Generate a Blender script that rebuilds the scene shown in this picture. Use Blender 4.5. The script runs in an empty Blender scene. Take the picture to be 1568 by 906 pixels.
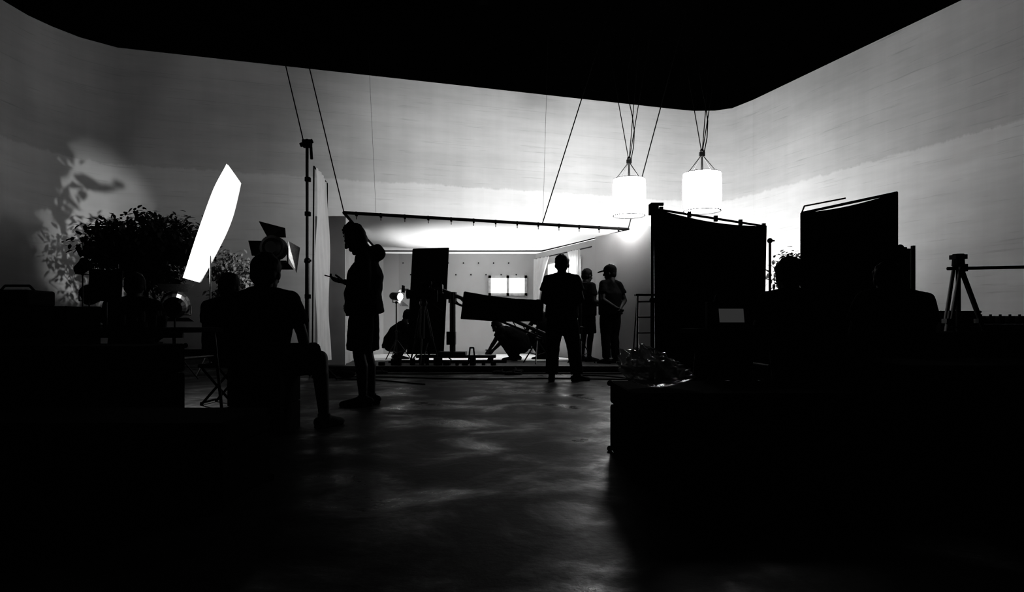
import bpy, bmesh, math, random
from mathutils import Vector as V, Matrix
from mathutils import noise as mn
random.seed(7)
sc = bpy.context.scene

# ------------------------------------------------------------------ materials
def mat(name, c, rough=.7, metal=0., spec=.5, var=.2, scale=9., bump=0., emit=0., trans=0.):
    m = bpy.data.materials.new(name); m.use_nodes = True
    nt = m.node_tree; N = nt.nodes; L = nt.links
    p = N['Principled BSDF']
    tc = N.new('ShaderNodeTexCoord'); no = N.new('ShaderNodeTexNoise')
    no.inputs['Scale'].default_value = scale; no.inputs['Detail'].default_value = 5
    L.new(tc.outputs['Object'], no.inputs['Vector'])
    cr = N.new('ShaderNodeValToRGB')
    a = c*(1-var); b = min(1, c*(1+var))
    cr.color_ramp.elements[0].position = .3; cr.color_ramp.elements[1].position = .7
    cr.color_ramp.elements[0].color = (a, a, a, 1); cr.color_ramp.elements[1].color = (b, b, b, 1)
    L.new(no.outputs['Fac'], cr.inputs['Fac']); L.new(cr.outputs['Color'], p.inputs['Base Color'])
    p.inputs['Roughness'].default_value = rough; p.inputs['Metallic'].default_value = metal
    p.inputs['Specular IOR Level'].default_value = spec
    if bump:
        bp = N.new('ShaderNodeBump'); bp.inputs['Strength'].default_value = bump; bp.inputs['Distance'].default_value = .02
        L.new(no.outputs['Fac'], bp.inputs['Height']); L.new(bp.outputs['Normal'], p.inputs['Normal'])
    if emit:
        p.inputs['Emission Color'].default_value = (1, 1, 1, 1); p.inputs['Emission Strength'].default_value = emit
    if trans:
        tr = N.new('ShaderNodeBsdfTranslucent'); tr.inputs['Color'].default_value = (.9, .9, .9, 1)
        mx = N.new('ShaderNodeMixShader'); mx.inputs['Fac'].default_value = trans
        L.new(p.outputs[0], mx.inputs[1]); L.new(tr.outputs[0], mx.inputs[2])
        L.new(mx.outputs[0], N['Material Output'].inputs['Surface'])
    return m

M_black = mat('black_fabric', .004, .95, spec=.04, scale=30)
M_cloth = mat('dark_clothing', .005, .95, spec=.04, scale=25, bump=.15)
M_pants = mat('dark_trousers', .005, .95, spec=.04, scale=25, bump=.15)
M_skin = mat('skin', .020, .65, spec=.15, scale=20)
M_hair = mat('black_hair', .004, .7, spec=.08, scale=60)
M_eye = mat('eye', .08, .3)
M_shoe = mat('shoe_rubber', .008, .8, spec=.08, scale=30)
M_metal = mat('dark_steel', .03, .45, .8, scale=40)
M_chrome = mat('chromed_steel', .35, .35, 1., scale=40)
M_plast = mat('black_plastic', .005, .8, spec=.06, scale=20)
M_case = mat('black_case_laminate', .003, .95, spec=.02, scale=20)
M_wood = mat('dark_wood', .006, .9, spec=.04, scale=6)
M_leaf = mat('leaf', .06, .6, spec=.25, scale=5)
M_leafl = mat('brightened_leaf', .5, .6, spec=.3, scale=5)  # leaf colour raised to stand for light falling on the shrub
M_bark = mat('bark', .03, .9, spec=.1, scale=30, bump=.5)
M_pot = mat('clay_pot', .02, .8, spec=.1, scale=12)
M_rope = mat('rope', .01, .9, spec=.05, scale=80)
M_silk = mat('white_silk', .85, .8, spec=.1, var=.04, scale=3, trans=.6)
M_muslin = mat('muslin', .88, .85, spec=.1, var=.06, scale=4, trans=.4, bump=.3)
M_set = mat('painted_plywood', .50, .7, spec=.15, var=.05, scale=1.2)
M_setout = mat('bare_plywood', .7, .8, spec=.1, var=.10, scale=2)
M_setfloor = mat('set_floor_paint', .88, .6, spec=.3, var=.05, scale=2)
M_plat = mat('platform_board', .03, .5, spec=.3, var=.3, scale=3)
M_white = mat('white_card', .75, .7, var=.05)
M_lant = mat('lantern_glow', .8, .8, emit=34, var=.02)
M_soft = mat('softbox_glow', .8, .8, emit=6, var=.02)
M_win = mat('window_glow', .8, .5, emit=2.2, var=.03)
M_win2 = mat('daylight_glow', .8, .5, emit=3.2, var=.03)
M_bulb = mat('lamp_lens_glow', .8, .5, emit=14, var=.03)
M_screen = mat('screen_glow', .2, .4, emit=.04, var=.1)
M_frame = mat('window_frame_paint', .5, .5)
M_ceil = mat('black_ceiling_paint', .0008, 1., spec=0., scale=1)
M_dark = mat('flat_black', .003, .95, spec=.0, scale=1)  # flat black; keeps the unseen near walls from bouncing light

def wall_mat():
    m = bpy.data.materials.new('studio_plaster'); m.use_nodes = True
    nt = m.node_tree; N = nt.nodes; L = nt.links; p = N['Principled BSDF']
    tc = N.new('ShaderNodeTexCoord')
    def noise(scale, sx, sy, sz, det=6, rough=.6):
        mp = N.new('ShaderNodeMapping'); mp.inputs['Scale'].default_value = (sx, sy, sz)
        n = N.new('ShaderNodeTexNoise'); n.inputs['Scale'].default_value = scale
        n.inputs['Detail'].default_value = det; n.inputs['Roughness'].default_value = rough
        L.new(tc.outputs['Object'], mp.inputs['Vector']); L.new(mp.outputs['Vector'], n.inputs['Vector'])
        return n.outputs['Fac']
    def mth(op, a, b):
        k = N.new('ShaderNodeMath'); k.operation = op
        for i, x in enumerate((a, b)):
            if isinstance(x, (int, float)): k.inputs[i].default_value = x
            else: L.new(x, k.inputs[i])
        return k.outputs[0]
    def rng(x, a, b, c, d):
        k = N.new('ShaderNodeMapRange'); L.new(x, k.inputs[0])
        for i, q in enumerate((a, b, c, d)): k.inputs[i+1].default_value = q
        return k.outputs[0]
    sep = N.new('ShaderNodeSeparateXYZ'); L.new(tc.outputs['Object'], sep.inputs[0])
    z = sep.outputs['Z']
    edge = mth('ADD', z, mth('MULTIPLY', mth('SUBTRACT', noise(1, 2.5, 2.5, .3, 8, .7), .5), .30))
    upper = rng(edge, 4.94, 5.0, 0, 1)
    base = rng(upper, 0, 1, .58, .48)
    streak = rng(noise(1, .35, .35, 4.0, 8, .6), .3, .75, .94, 1.05)
    mark = rng(noise(1, .7, .7, 16.0, 6, .6), .60, .72, 1.0, .84)
    cloud = rng(noise(.5, .5, .5, 1.0, 4), .3, .7, .88, 1.08)
    drip = rng(noise(1, 2.2, 2.2, .12, 4), .35, .7, 1.02, .96)
    col = mth('MULTIPLY', mth('MULTIPLY', base, streak), mth('MULTIPLY', cloud, drip))
    col = mth('MULTIPLY', col, mark)
    fr = mth('FRACT', mth('DIVIDE', z, .62), 0)
    joint = rng(fr, 0, .035, .85, 1.0)
    gate = rng(noise(1, .6, .6, 3, 3), .45, .55, 0, 1)
    jm = mth('SUBTRACT', 1, mth('MULTIPLY', mth('SUBTRACT', 1, joint), mth('MULTIPLY', gate, upper)))
    col = mth('MULTIPLY', col, jm)
    cc = N.new('ShaderNodeCombineColor')
    for i in range(3): L.new(col, cc.inputs[i])
    L.new(cc.outputs[0], p.inputs['Base Color']); p.inputs['Roughness'].default_value = .9
    p.inputs['Specular IOR Level'].default_value = .1
    bp = N.new('ShaderNodeBump'); bp.inputs['Strength'].default_value = .12; bp.inputs['Distance'].default_value = .02
    L.new(streak, bp.inputs['Height']); L.new(bp.outputs[0], p.inputs['Normal'])
    return m
M_wall = wall_mat()

def floor_mat():
    m = bpy.data.materials.new('worn_concrete'); m.use_nodes = True
    nt = m.node_tree; N = nt.nodes; L = nt.links; p = N['Principled BSDF']
    tc = N.new('ShaderNodeTexCoord')
    def noise(scale, det=8, dist=0., off=0.):
        mp = N.new('ShaderNodeMapping'); mp.inputs['Location'].default_value = (off, off*.7, 0)
        n = N.new('ShaderNodeTexNoise'); n.inputs['Scale'].default_value = scale; n.inputs['Detail'].default_value = det
        n.inputs['Distortion'].default_value = dist; n.inputs['Roughness'].default_value = .62
        L.new(tc.outputs['Object'], mp.inputs[0]); L.new(mp.outputs[0], n.inputs['Vector']); return n.outputs['Fac']
    def ramp(x, a, b, ca, cb):
        k = N.new('ShaderNodeMapRange'); L.new(x, k.inputs[0])
        for i, q in enumerate((a, b, ca, cb)): k.inputs[i+1].default_value = q
        return k.outputs[0]
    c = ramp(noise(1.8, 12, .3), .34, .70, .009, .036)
    cc = N.new('ShaderNodeCombineColor')
    for i in range(3): L.new(c, cc.inputs[i])
    L.new(cc.outputs[0], p.inputs['Base Color'])
    r = ramp(noise(1.5, 14, .4, 3.), .50, .64, .48, .24)
    L.new(r, p.inputs['Roughness'])
    s = ramp(noise(1.5, 14, .4, 3.), .44, .64, .04, .18)
    L.new(s, p.inputs['Specular IOR Level'])
    bp = N.new('ShaderNodeBump'); bp.inputs['Strength'].default_value = .3; bp.inputs['Distance'].default_value = .006
    L.new(noise(22, 12), bp.inputs['Height']); L.new(bp.outputs[0], p.inputs['Normal'])
    return m
M_floor = floor_mat()
M_film = mat('clear_plastic', .85, .12, spec=1., scale=14, bump=.5); M_film.node_tree.nodes['Principled BSDF'].inputs['Alpha'].default_value = .5

# ------------------------------------------------------------------ builders
def grp(name, loc):
    e = bpy.data.objects.new(name, None); e.location = loc; e.empty_display_size = .2
    sc.collection.objects.link(e); return e

def adopt(o, e):
    o.parent = e; o.matrix_parent_inverse = Matrix.Translation(e.location).inverted()

_sph = {}
def unit_sphere(u, v):
    if (u, v) not in _sph:
        vs = [(0, 0, 1)]; fs = []
        for j in range(1, v):
            t = math.pi*j/v
            for i in range(u):
                a = 2*math.pi*i/u; vs.append((math.sin(t)*math.cos(a), math.sin(t)*math.sin(a), math.cos(t)))
        vs.append((0, 0, -1)); last = len(vs)-1
        for i in range(u):
            fs.append((0, 1+i, 1+(i+1) % u)); fs.append((last, last-u+(i+1) % u, last-u+i))
        for j in range(v-2):
            for i in range(u):
                a = 1+j*u; fs.append((a+i, a+u+i, a+u+(i+1) % u, a+(i+1) % u))
        _sph[(u, v)] = (vs, fs)
    return _sph[(u, v)]

class B:
    def __init__(s): s.v = []; s.f = []
    def add(s, vs, fs):
        o = len(s.v); s.v += vs; s.f += [tuple(i+o for i in f) for f in fs]; return s
    def face(s, pts): return s.add([tuple(p) for p in pts], [tuple(range(len(pts)))])
    def box(s, c, size, rot=(0, 0, 0)):
        R = Matrix.Rotation(rot[2], 3, 'Z') @ Matrix.Rotation(rot[1], 3, 'Y') @ Matrix.Rotation(rot[0], 3, 'X')
        c = V(c); vs = [tuple(c+R @ V((x*size[0]/2, y*size[1]/2, z*size[2]/2))) for x in (-1, 1) for y in (-1, 1) for z in (-1, 1)]
        return s.add(vs, [(0, 1, 3, 2), (4, 6, 7, 5), (0, 4, 5, 1), (2, 3, 7, 6), (0, 2, 6, 4), (1, 5, 7, 3)])
    def bb(s, x0, x1, y0, y1, z0, z1):
        return s.box(((x0+x1)/2, (y0+y1)/2, (z0+z1)/2), (x1-x0, y1-y0, z1-z0))
    def cyl(s, a, b, r, r2=None, seg=12):
        a = V(a); b = V(b); d = b-a
        if d.length < 1e-6: return s
        r2 = r if r2 is None else r2; d.normalize()
        x = d.orthogonal().normalized(); y = d.cross(x); vs = []
        for c, q in ((a, r), (b, r2)):
            for i in range(seg):
                t = 2*math.pi*i/seg; vs.append(tuple(c+x*(q*math.cos(t))+y*(q*math.sin(t))))
        fs = [(i, (i+1) % seg, seg+(i+1) % seg, seg+i) for i in range(seg)]+[tuple(range(seg))[::-1], tuple(range(seg, 2*seg))]
        return s.add(vs, fs)
    def sph(s, c, r, M=None, u=14, v=9):
        if not isinstance(r, (tuple, list)): r = (r, r, r)
        vs, fs = unit_sphere(u, v); c = V(c)
        if M is None: out = [(c.x+p[0]*r[0], c.y+p[1]*r[1], c.z+p[2]*r[2]) for p in vs]
        else: out = [tuple(c+M @ V((p[0]*r[0], p[1]*r[1], p[2]*r[2]))) for p in vs]
        return s.add(out, fs)
    def limb(s, pts, rs, flat_end=False, flat_start=False):
        n = len(pts)
        for i in range(n-1): s.cyl(pts[i], pts[i+1], rs[i], rs[i+1], 14)
        for i in range(n):
            if (i == n-1 and flat_end) or (i == 0 and flat_start): continue
            s.sph(pts[i], rs[i])
        return s
    def tube(s, pts, r, seg=8):
        for i in range(len(pts)-1): s.cyl(pts[i], pts[i+1], r, seg=seg)
        for p in pts[1:-1]: s.sph(p, r, u=8, v=6)
        return s
    def loft(s, cs, dims, side, seg=24):
        cs = [V(c) for c in cs]; side = V(side); vs = []
        for i, c in enumerate(cs):
            t = (cs[min(i+1, len(cs)-1)]-cs[max(i-1, 0)]).normalized()
            a = (side-t*side.dot(t)).normalized(); b = t.cross(a); w, d = dims[i]
            vs += [tuple(c+a*w*math.cos(2*math.pi*k/seg)+b*d*math.sin(2*math.pi*k/seg)) for k in range(seg)]
        fs = []
        for i in range(len(cs)-1):
            for k in range(seg): fs.append((i*seg+k, i*seg+(k+1) % seg, (i+1)*seg+(k+1) % seg, (i+1)*seg+k))
        n = (len(cs)-1)*seg
        fs += [tuple(range(seg))[::-1], tuple(range(n, n+seg))]
        return s.add(vs, fs)
    def sheet(s, f, nu, nv):
        vs = [tuple(f(i/nu, j/nv)) for i in range(nu+1) for j in range(nv+1)]; w = nv+1
        return s.add(vs, [(i*w+j, (i+1)*w+j, (i+1)*w+j+1, i*w+j+1) for i in range(nu) for j in range(nv)])
    def prism(s, poly, z0, z1):
        n = len(poly); vs = [(x, y, z0) for x, y in poly]+[(x, y, z1) for x, y in poly]
        return s.add(vs, [(i, (i+1) % n, n+(i+1) % n, n+i) for i in range(n)]+[tuple(range(n))[::-1], tuple(range(n, 2*n))])
    def obj(s, name, m, parent=None, bevel=0, voxel=0, smooth=False, solid=0, disp=0, it=2):
        me = bpy.data.meshes.new(name); me.from_pydata(s.v, [], s.f)
        bm = bmesh.new(); bm.from_mesh(me); bmesh.ops.recalc_face_normals(bm, faces=bm.faces); bm.to_mesh(me); bm.free()
        o = bpy.data.objects.new(name, me); sc.collection.objects.link(o)
        me.materials.append(m)
        if smooth or voxel: me.polygons.foreach_set('use_smooth', [True]*len(me.polygons))
        if solid:
            q = o.modifiers.new('solid', 'SOLIDIFY'); q.thickness = solid; q.offset = 0
        if voxel:
            q = o.modifiers.new('remesh', 'REMESH'); q.mode = 'VOXEL'; q.voxel_size = voxel; q.use_smooth_shade = True
            if it:
                q = o.modifiers.new('smooth', 'SMOOTH'); q.iterations = it; q.factor = .5
        if disp:
            t = bpy.data.textures.new(name+'_folds', 'CLOUDS'); t.noise_scale = .09
            q = o.modifiers.new('folds', 'DISPLACE'); q.texture = t; q.strength = disp; q.mid_level = .5
            q.texture_coords = 'LOCAL'
        if bevel:
            q = o.modifiers.new('bevel', 'BEVEL'); q.width = bevel; q.segments = 2; q.limit_method = 'ANGLE'
        if parent: adopt(o, parent)
        return o

# ------------------------------------------------------------------ people
STAND = dict(pel=(0, 0, .95), wai=(0, .01, 1.08), che=(0, .01, 1.27), nec=(0, -.02, 1.47), hed=(0, .02, 1.625),
             sR=(.19, -.01, 1.42), eR=(.25, -.03, 1.13), wR=(.25, .07, .89),
             sL=(-.19, -.01, 1.42), eL=(-.25, -.03, 1.13), wL=(-.25, .07, .89),
             hR=(.09, 0, .92), kR=(.11, .02, .50), aR=(.11, -.02, .09), hL=(-.09, 0, .92), kL=(-.11, .02, .50), aL=(-.11, -.02, .09),
             tR=(.15, 1, 0), tL=(-.15, 1, 0))
SIT = dict(pel=(0, 0, .52), wai=(0, -.02, .63), che=(0, .0, .81), nec=(0, .04, 1.01), hed=(0, .09, 1.155),
           sR=(.195, .02, .96), eR=(.25, .1, .70), wR=(.12, .31, .62),
           sL=(-.195, .02, .96), eL=(-.25, .1, .70), wL=(-.12, .31, .62),
           hR=(.09, .02, .51), kR=(.15, .43, .50), aR=(.15, .40, .09), hL=(-.09, .02, .51), kL=(-.15, .43, .50), aL=(-.15, .40, .09),
           tR=(.15, 1, 0), tL=(-.15, 1, 0))
SQUAT = dict(pel=(0, -.14, .27), wai=(0, -.12, .38), che=(0, -.01, .55), nec=(0, .14, .74), hed=(0, .23, .87),
             sR=(.18, .1, .70), eR=(.21, .30, .50), wR=(.08, .47, .44),
             sL=(-.18, .1, .70), eL=(-.21, .30, .50), wL=(-.08, .47, .44),
             hR=(.09, -.13, .27), kR=(.17, .24, .47), aR=(.12, .0, .09), hL=(-.09, -.13, .27), kL=(-.17, .24, .47), aL=(-.12, .0, .09),
             tR=(.2, 1, 0), tL=(-.2, 1, 0))
SHOE = [(-.088, .022, .030), (-.075, .036, .042), (-.02, .040, .050), (.05, .044, .046), (.11, .050, .036), (.17, .046, .030), (.205, .032, .024), (.218, .012, .014)]

def person(name, loc, yaw, base, P=None, hp=10, hy=0, hair='short', bottom='pants', sleeve=.6, hood=False, bulk=1., vox=.010, loose=0., curl=22, hands=None, shorts_end=.93, hsz=1.07, pl=0.):
    J = dict(base); J.update(P or {}); hands = hands or {}
    loc = V(loc); ya = math.radians(yaw)
    F = V((math.sin(ya), math.cos(ya), 0)); R = V((math.cos(ya), -math.sin(ya), 0)); U = V((0, 0, 1))
    D = lambda p: R*p[0]+F*p[1]+U*p[2]
    W = lambda k: loc + D(J[k] if isinstance(k, str) else k)
    e = grp(name, loc)
    a, b = math.radians(hp), math.radians(hy)
    hf = D((math.sin(b)*math.cos(a), math.cos(b)*math.cos(a), -math.sin(a)))
    hu = D((math.sin(b)*math.sin(a), math.cos(b)*math.sin(a), math.cos(a)))
    hr = hf.cross(hu); HM = Matrix((hr, hf, hu)).transposed()*hsz; hc = W('hed')
    H = lambda r, f, u: hc+(hr*r+hf*f+hu*u)*hsz
    side = (W('sR')-W('sL')).normalized(); hs = (W('hR')-W('hL')).normalized()
    k = B()
    k.sph(H(0, -.008, .025), (.078, .094, .094), HM, 20, 14)
    k.sph(H(0, .03, -.045), (.060, .058, .073), HM, 20, 14)
    k.sph(H(0, .066, -.098), (.026, .02, .018), HM)
    k.limb([H(0, .088, .025), H(0, .108, -.018)], [.008, .013]); k.sph(H(0, .1, -.022), (.018, .013, .009), HM)
    k.sph(H(0, .086, -.052), (.025, .010, .006), HM); k.sph(H(0, .084, -.064), (.022, .010, .007), HM)
    k.sph(H(0, .076, .033), (.05, .014, .011), HM)
    for q in (-1, 1):
        k.sph(H(q*.083, -.005, -.008), (.012, .02, .033), HM); k.sph(H(q*.036, .064, -.02), (.022, .02, .022), HM)
    k.limb([H(0, -.02, -.05), W('nec'), W('che')], [.063, .070, .09])
    k.loft([W('pel')-U*.06, W('pel'), W('wai'), W('che'), W('che').lerp(W('nec'), .55), W('nec')],
           [(.13*bulk, .09), (.155*bulk, .11*bulk), (.135*bulk, .095*bulk), (.155*bulk, .11*bulk), (.15, .095), (.06, .06)], side)
    for S, q in (('R', 1), ('L', -1)):
        s_, e_, w_ = W('s'+S), W('e'+S), W('w'+S)
        k.limb([W('nec'), s_], [.05, .055])
        k.limb([s_, s_.lerp(e_, .4), e_, e_.lerp(w_, .3), w_], [.054, .05, .040, .041, .028])
        h_, n_, a_ = W('h'+S), W('k'+S), W('a'+S)
        bk = D((0, -.015, 0))
        k.limb([h_, h_.lerp(n_, .4), n_, n_.lerp(a_, .3)+bk, a_], [.088*bulk, .08*bulk, .058, .060, .039])
        hd = hands.get(S, {})
        d = D(hd['d']).normalized() if 'd' in hd else (w_-e_).normalized()
        n = D(hd['n']) if 'n' in hd else D((-q, 0, 0)); n = (n-d*n.dot(d)).normalized()
        t = d.cross(n)*q; cu = hd.get('curl', curl)
        k.loft([w_-d*.01, w_+d*.02, w_+d*.06, w_+d*.092], [(.024, .018), (.032, .018), (.041, .016), (.038, .012)], t, 16)
        for off, ls in ((.030, (.040, .024, .020)), (.010, (.045, .028, .021)), (-.010, (.041, .026, .020)), (-.029, (.032, .020, .018))):
            p = w_+d*.082+t*off; pts = [p]; ang = math.radians(cu*.5)
            for l in ls:
                p = p+(d*math.cos(ang)+n*math.sin(ang)+t*off*2).normalized()*l; pts.append(p); ang += math.radians(cu)
            k.limb(pts, [.0098, .0092, .0086, .0075])
        p = w_+d*.022+t*.026; dv = (d*.6+t*.65+n*.35).normalized(); pts = [p]
        for l in (.036, .032, .026):
            p = p+dv*l; pts.append(p); dv = (dv+d*.35+n*.12).normalized()
        k.limb(pts, [.014, .012, .0105, .009])
    k.obj('body', M_skin, e, voxel=vox, it=1)
    ey = B()
    for q in (-1, 1): ey.sph(H(q*.031, .078, .008), .0125)
    ey.obj('eyes', M_eye, e, smooth=True)
    k = B()
    k.sph(H(0, -.020, .035), (.092, .099, .098), HM, 20, 14)
    k.sph(H(0, -.040, -.012), (.084, .070, .078), HM, 20, 14)
    rr = random.Random(len(name)+int(abs(loc.x*10)))
    if hair == 'spiky':
        for i in range(54):
            th = rr.uniform(0, 6.28); ph = rr.uniform(0, 1.25)
            dv = hr*math.sin(ph)*math.cos(th)+hf*math.sin(ph)*math.sin(th)+hu*math.cos(ph)
            p = H(0, -.018, .035)+dv*.088
            k.limb([p, p+dv*rr.uniform(.022, .034)+hf*.006+hu*.012], [.024, .010])
        k.limb([H(0, .0, .115), H(0, -.015, .15), H(0, -.045, .168)], [.04, .022, .010])
    elif hair == 'short':
        for i in range(26):
            th = rr.uniform(0, 6.28); ph = rr.uniform(0, 1.3)
            dv = hr*math.sin(ph)*math.cos(th)*.075+hf*math.sin(ph)*math.sin(th)*.082+hu*math.cos(ph)*.08
            k.sph(H(0, -.018, .035)+dv*hsz, .026*hsz)
    k.obj('hair', M_hair, e, voxel=.008, it=1)
    if hair == 'cap':
        c = B(); c.sph(H(0, -.01, .055), (.097, .112, .095), HM, 20, 14); c.sph(H(0, -.01, .15), .012)
        c.loft([H(0, .06, .055), H(0, .12, .052), H(0, .17, .044), H(0, .20, .034)], [(.085, .009), (.08, .009), (.065, .008), (.03, .007)], hr)
        c.obj('baseball_cap', M_cloth, e, voxel=.007, it=1)
    k = B(); L_ = loose
    hem = W('pel')-(W('wai')-W('pel')).normalized()*.07 if base is STAND else W('pel')-U*.04
    k.loft([hem, W('pel'), W('wai'), W('che'), W('che').lerp(W('nec'), .5), W('che').lerp(W('nec'), .92)],
           [(.18*bulk+L_, .13*bulk+L_), (.178*bulk+L_, .13*bulk+L_), (.168*bulk+L_, .125*bulk+L_), (.185*bulk+L_*.7, .135*bulk+L_*.5), (.175, .12), (.095, .085)], side)
    for S in 'RL':
        s_, e_, w_ = W('s'+S), W('e'+S), W('w'+S)
        k.limb([W('nec')+(W('nec')-W('che'))*.03, s_], [.062, .072])
        k.limb([s_-U*.04, W('che')+(s_-W('che'))*.55-U*.06, W('wai')+(s_-W('wai'))*.3], [.07, .08, .08])
        if sleeve <= 1: k.limb([s_, s_.lerp(e_, sleeve)], [.074, .070+L_*.5], flat_end=True)
        else: k.limb([s_, s_.lerp(e_, .5), e_, e_.lerp(w_, sleeve-1)], [.072, .068+L_*.4, .058+L_*.4, .042+L_*.3], flat_end=True)
    if hood:
        k.sph(W('nec')+D((0, -.075, .01)), (.1, .1, .08), None, 18, 12); k.limb([W('nec')+D((.08, .03, .0)), W('nec')+D((0, -.1, .05)), W('nec')+D((-.08, .03, .0))], [.035, .05, .035])
        k.loft([W('pel')+D((0, .1, .0)), W('pel')+D((0, .14, .1)), W('wai')+D((0, .12, .1))], [(.11, .03), (.11, .05), (.09, .02)], side)
    k.obj('hoodie' if hood else 't_shirt', M_cloth, e, voxel=.012, it=3, disp=.018)
    k = B()
    k.loft([W('pel')+(W('wai')-W('pel'))*.5, W('pel'), (W('hR')+W('hL'))/2-(U*.05 if base is STAND else U*.01)],
           [(.15*bulk, .11*bulk), (.17*bulk, .125*bulk), (.165*bulk, .11*bulk)], hs)
    for S in 'RL':
        h_, n_, a_ = W('h'+S), W('k'+S), W('a'+S)
        if bottom == 'shorts':
            k.limb([h_, h_.lerp(n_, .45), h_.lerp(n_, shorts_end)], [.1*bulk, .102*bulk+pl, .1*bulk+pl], flat_end=True)
        else:
            k.limb([h_, h_.lerp(n_, .45), n_, n_.lerp(a_, .5), n_.lerp(a_, .98)], [.102*bulk, .1*bulk+pl, .085+pl, .08+pl, .078+pl], flat_end=True)
    k.obj(bottom, M_pants, e, voxel=.012, it=3, disp=.016)
    for S, nm in (('R', 'shoe_right'), ('L', 'shoe_left')):
        a_ = W('a'+S); t = D(J['t'+S]).normalized(); up = U
        lat = t.cross(up).normalized(); z0 = a_-up*.09
        k = B()
        k.loft([z0+t*x+up*h for x, w, h in SHOE], [(w, h) for x, w, h in SHOE], lat, 18)
        k.loft([z0+t*x+up*.011 for x in (-.09, -.07, .0, .11, .18, .222)], [(.02, .011), (.040, .011), (.042, .011), (.052, .011), (.046, .011), (.014, .011)], lat, 14)
        k.limb([z0+up*.05, a_+up*.015], [.044, .049], flat_end=True)
        k.obj(nm, M_shoe, e, voxel=.008, it=1)
    return e, H, W, D

# ------------------------------------------------------------------ room
LW = -11.3
backline = [(LW, 14.6), (-11.26, 15.2), (-11.1, 15.75), (-10.82, 16.35), (-10.24, 16.95), (-6.3, 18.16), (-2.3, 19.38), (1.6, 20.58), (5.4, 21.74),
            (6.1, 21.92), (6.8, 21.9), (7.3, 21.65), (7.7, 20.85)]
rb = (16.15, -2.8); rmid = (11.22, 11.0)
def wall(name, line, m, z1=8.0):
    k = B()
    vs = [(x, y, z) for x, y in line for z in (0, z1)]
    k.add(vs, [(2*i, 2*i+2, 2*i+3, 2*i+1) for i in range(len(line)-1)])
    return k.obj(name, m, smooth=True)
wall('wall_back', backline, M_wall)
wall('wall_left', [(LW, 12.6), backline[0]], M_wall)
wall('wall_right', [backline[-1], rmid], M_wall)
wall('wall_left_blackened', [(LW, -2.8), (LW, 12.6)], M_dark)  # unseen near part of the wall, blackened to cut bounce light
wall('wall_right_blackened', [rmid, rb], M_dark)  # same on this side: out of view, made black against bounce
wall('wall_front', [rb, (LW, -2.8)], M_dark)
outline = [(LW, -2.8)]+backline+[rb]
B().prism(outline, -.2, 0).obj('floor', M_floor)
B().prism(outline, 8.0, 8.2).obj('ceiling', M_ceil)
k = B()
for x in (-5, -1.5, 2.2, 6):
    k.box((x, 7, 7.88), (.16, 15, .2))
k.obj('ceiling_beam', M_ceil)
k = B()
for i in range(4, 8):
    (x0, y0), (x1, y1) = backline[i], backline[i+1]
    a = math.atan2(y1-y0, x1-x0)
    k.box(((x0+x1)/2+.03*math.sin(a), (y0+y1)/2-.03*math.cos(a), .08), (math.hypot(x1-x0, y1-y0), .04, .16), (0, 0, a))
k.obj('baseboard_back', M_dark)

# ------------------------------------------------------------------ film set
PZ = .1
st = grp('set_platform', (0, 11, 0))
B().prism([(-3.4, 11.0), (2.75, 11.0), (2.9, 11.4), (1.1, 16.0), (-3.7, 16.0)], 0, PZ).obj('deck', M_plat, st, bevel=.01)
B().bb(-3.45, 2.8, 10.93, 10.985, 0, .05).obj('front_nosing', M_plast, st)
B().prism([(-3.15, 12.6), (1.5, 12.6), (.4, 15.5), (-3.3, 15.5)], PZ+.002, PZ+.012).obj('painted_floor', M_setfloor, st)

fs = grp('film_set_walls', (0, 15.6, PZ))
def panel(k, p, q, z0, z1, th=.05, side=1):
    (x0, y0), (x1, y1) = p, q; a = math.atan2(y1-y0, x1-x0)
    k.box(((x0+x1)/2-side*th/2*math.sin(a), (y0+y1)/2+side*th/2*math.cos(a), (z0+z1)/2), (math.hypot(x1-x0, y1-y0), th, z1-z0), (0, 0, a))
k = B()
arc = [(-3.0, 12.0), (-3.4, 14.9), (-3.3, 15.25), (-3.05, 15.5), (-2.7, 15.58), (-.53, 15.6)]
for i in range(len(arc)-1): panel(k, arc[i], arc[i+1], PZ, 2.5)
panel(k, (-.53, 15.6), (.33, 15.6), PZ, 1.53); panel(k, (-.53, 15.6), (.33, 15.6), 1.95, 2.5)
panel(k, (.33, 15.6), (.56, 15.6), PZ, 2.5)
def lp(t, a=(.56, 15.6), b=(1.66, 13.0)): return (a[0]+(b[0]-a[0])*t, a[1]+(b[1]-a[1])*t)
panel(k, lp(0), lp(.25), PZ, 2.5); panel(k, lp(.25), lp(.8), PZ, 1.15); panel(k, lp(.25), lp(.8), 2.2, 2.5); panel(k, lp(.8), lp(1), PZ, 2.5)
panel(k, (1.66, 13.0), (2.5, 11.5), PZ, 2.55)
k.obj('set_wall', M_set, fs)
k = B(); panel(k, (-3.42, 11.35), (-2.9, 11.35), PZ, 2.68); k.obj('return_flat', M_setout, fs)
k = B(); panel(k, (-2.95, 11.4), (-3.0, 12.0), PZ, 2.5); k.obj('side_flat', M_set, fs)
k = B()
for j, z in enumerate((2.28, 2.0)):
    for i in range(8):
        k.sph((-2.6+i*.36+(.18 if j % 2 else 0), 15.585, z), .016, u=8, v=6)
k.obj('wall_studs', M_plast, fs)
d = V((2.5-1.66, 11.5-13.0, 0)).normalized(); c = V((1.66, 13, 0)).lerp(V((2.5, 11.5, 0)), .3); a = math.atan2(d.y, d.x)
B().box((c.x-.03, c.y-.02, 1.83), (.22, .03, .24), (0, 0, a)).obj('wall_picture', M_frame, fs, bevel=.005)

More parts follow.
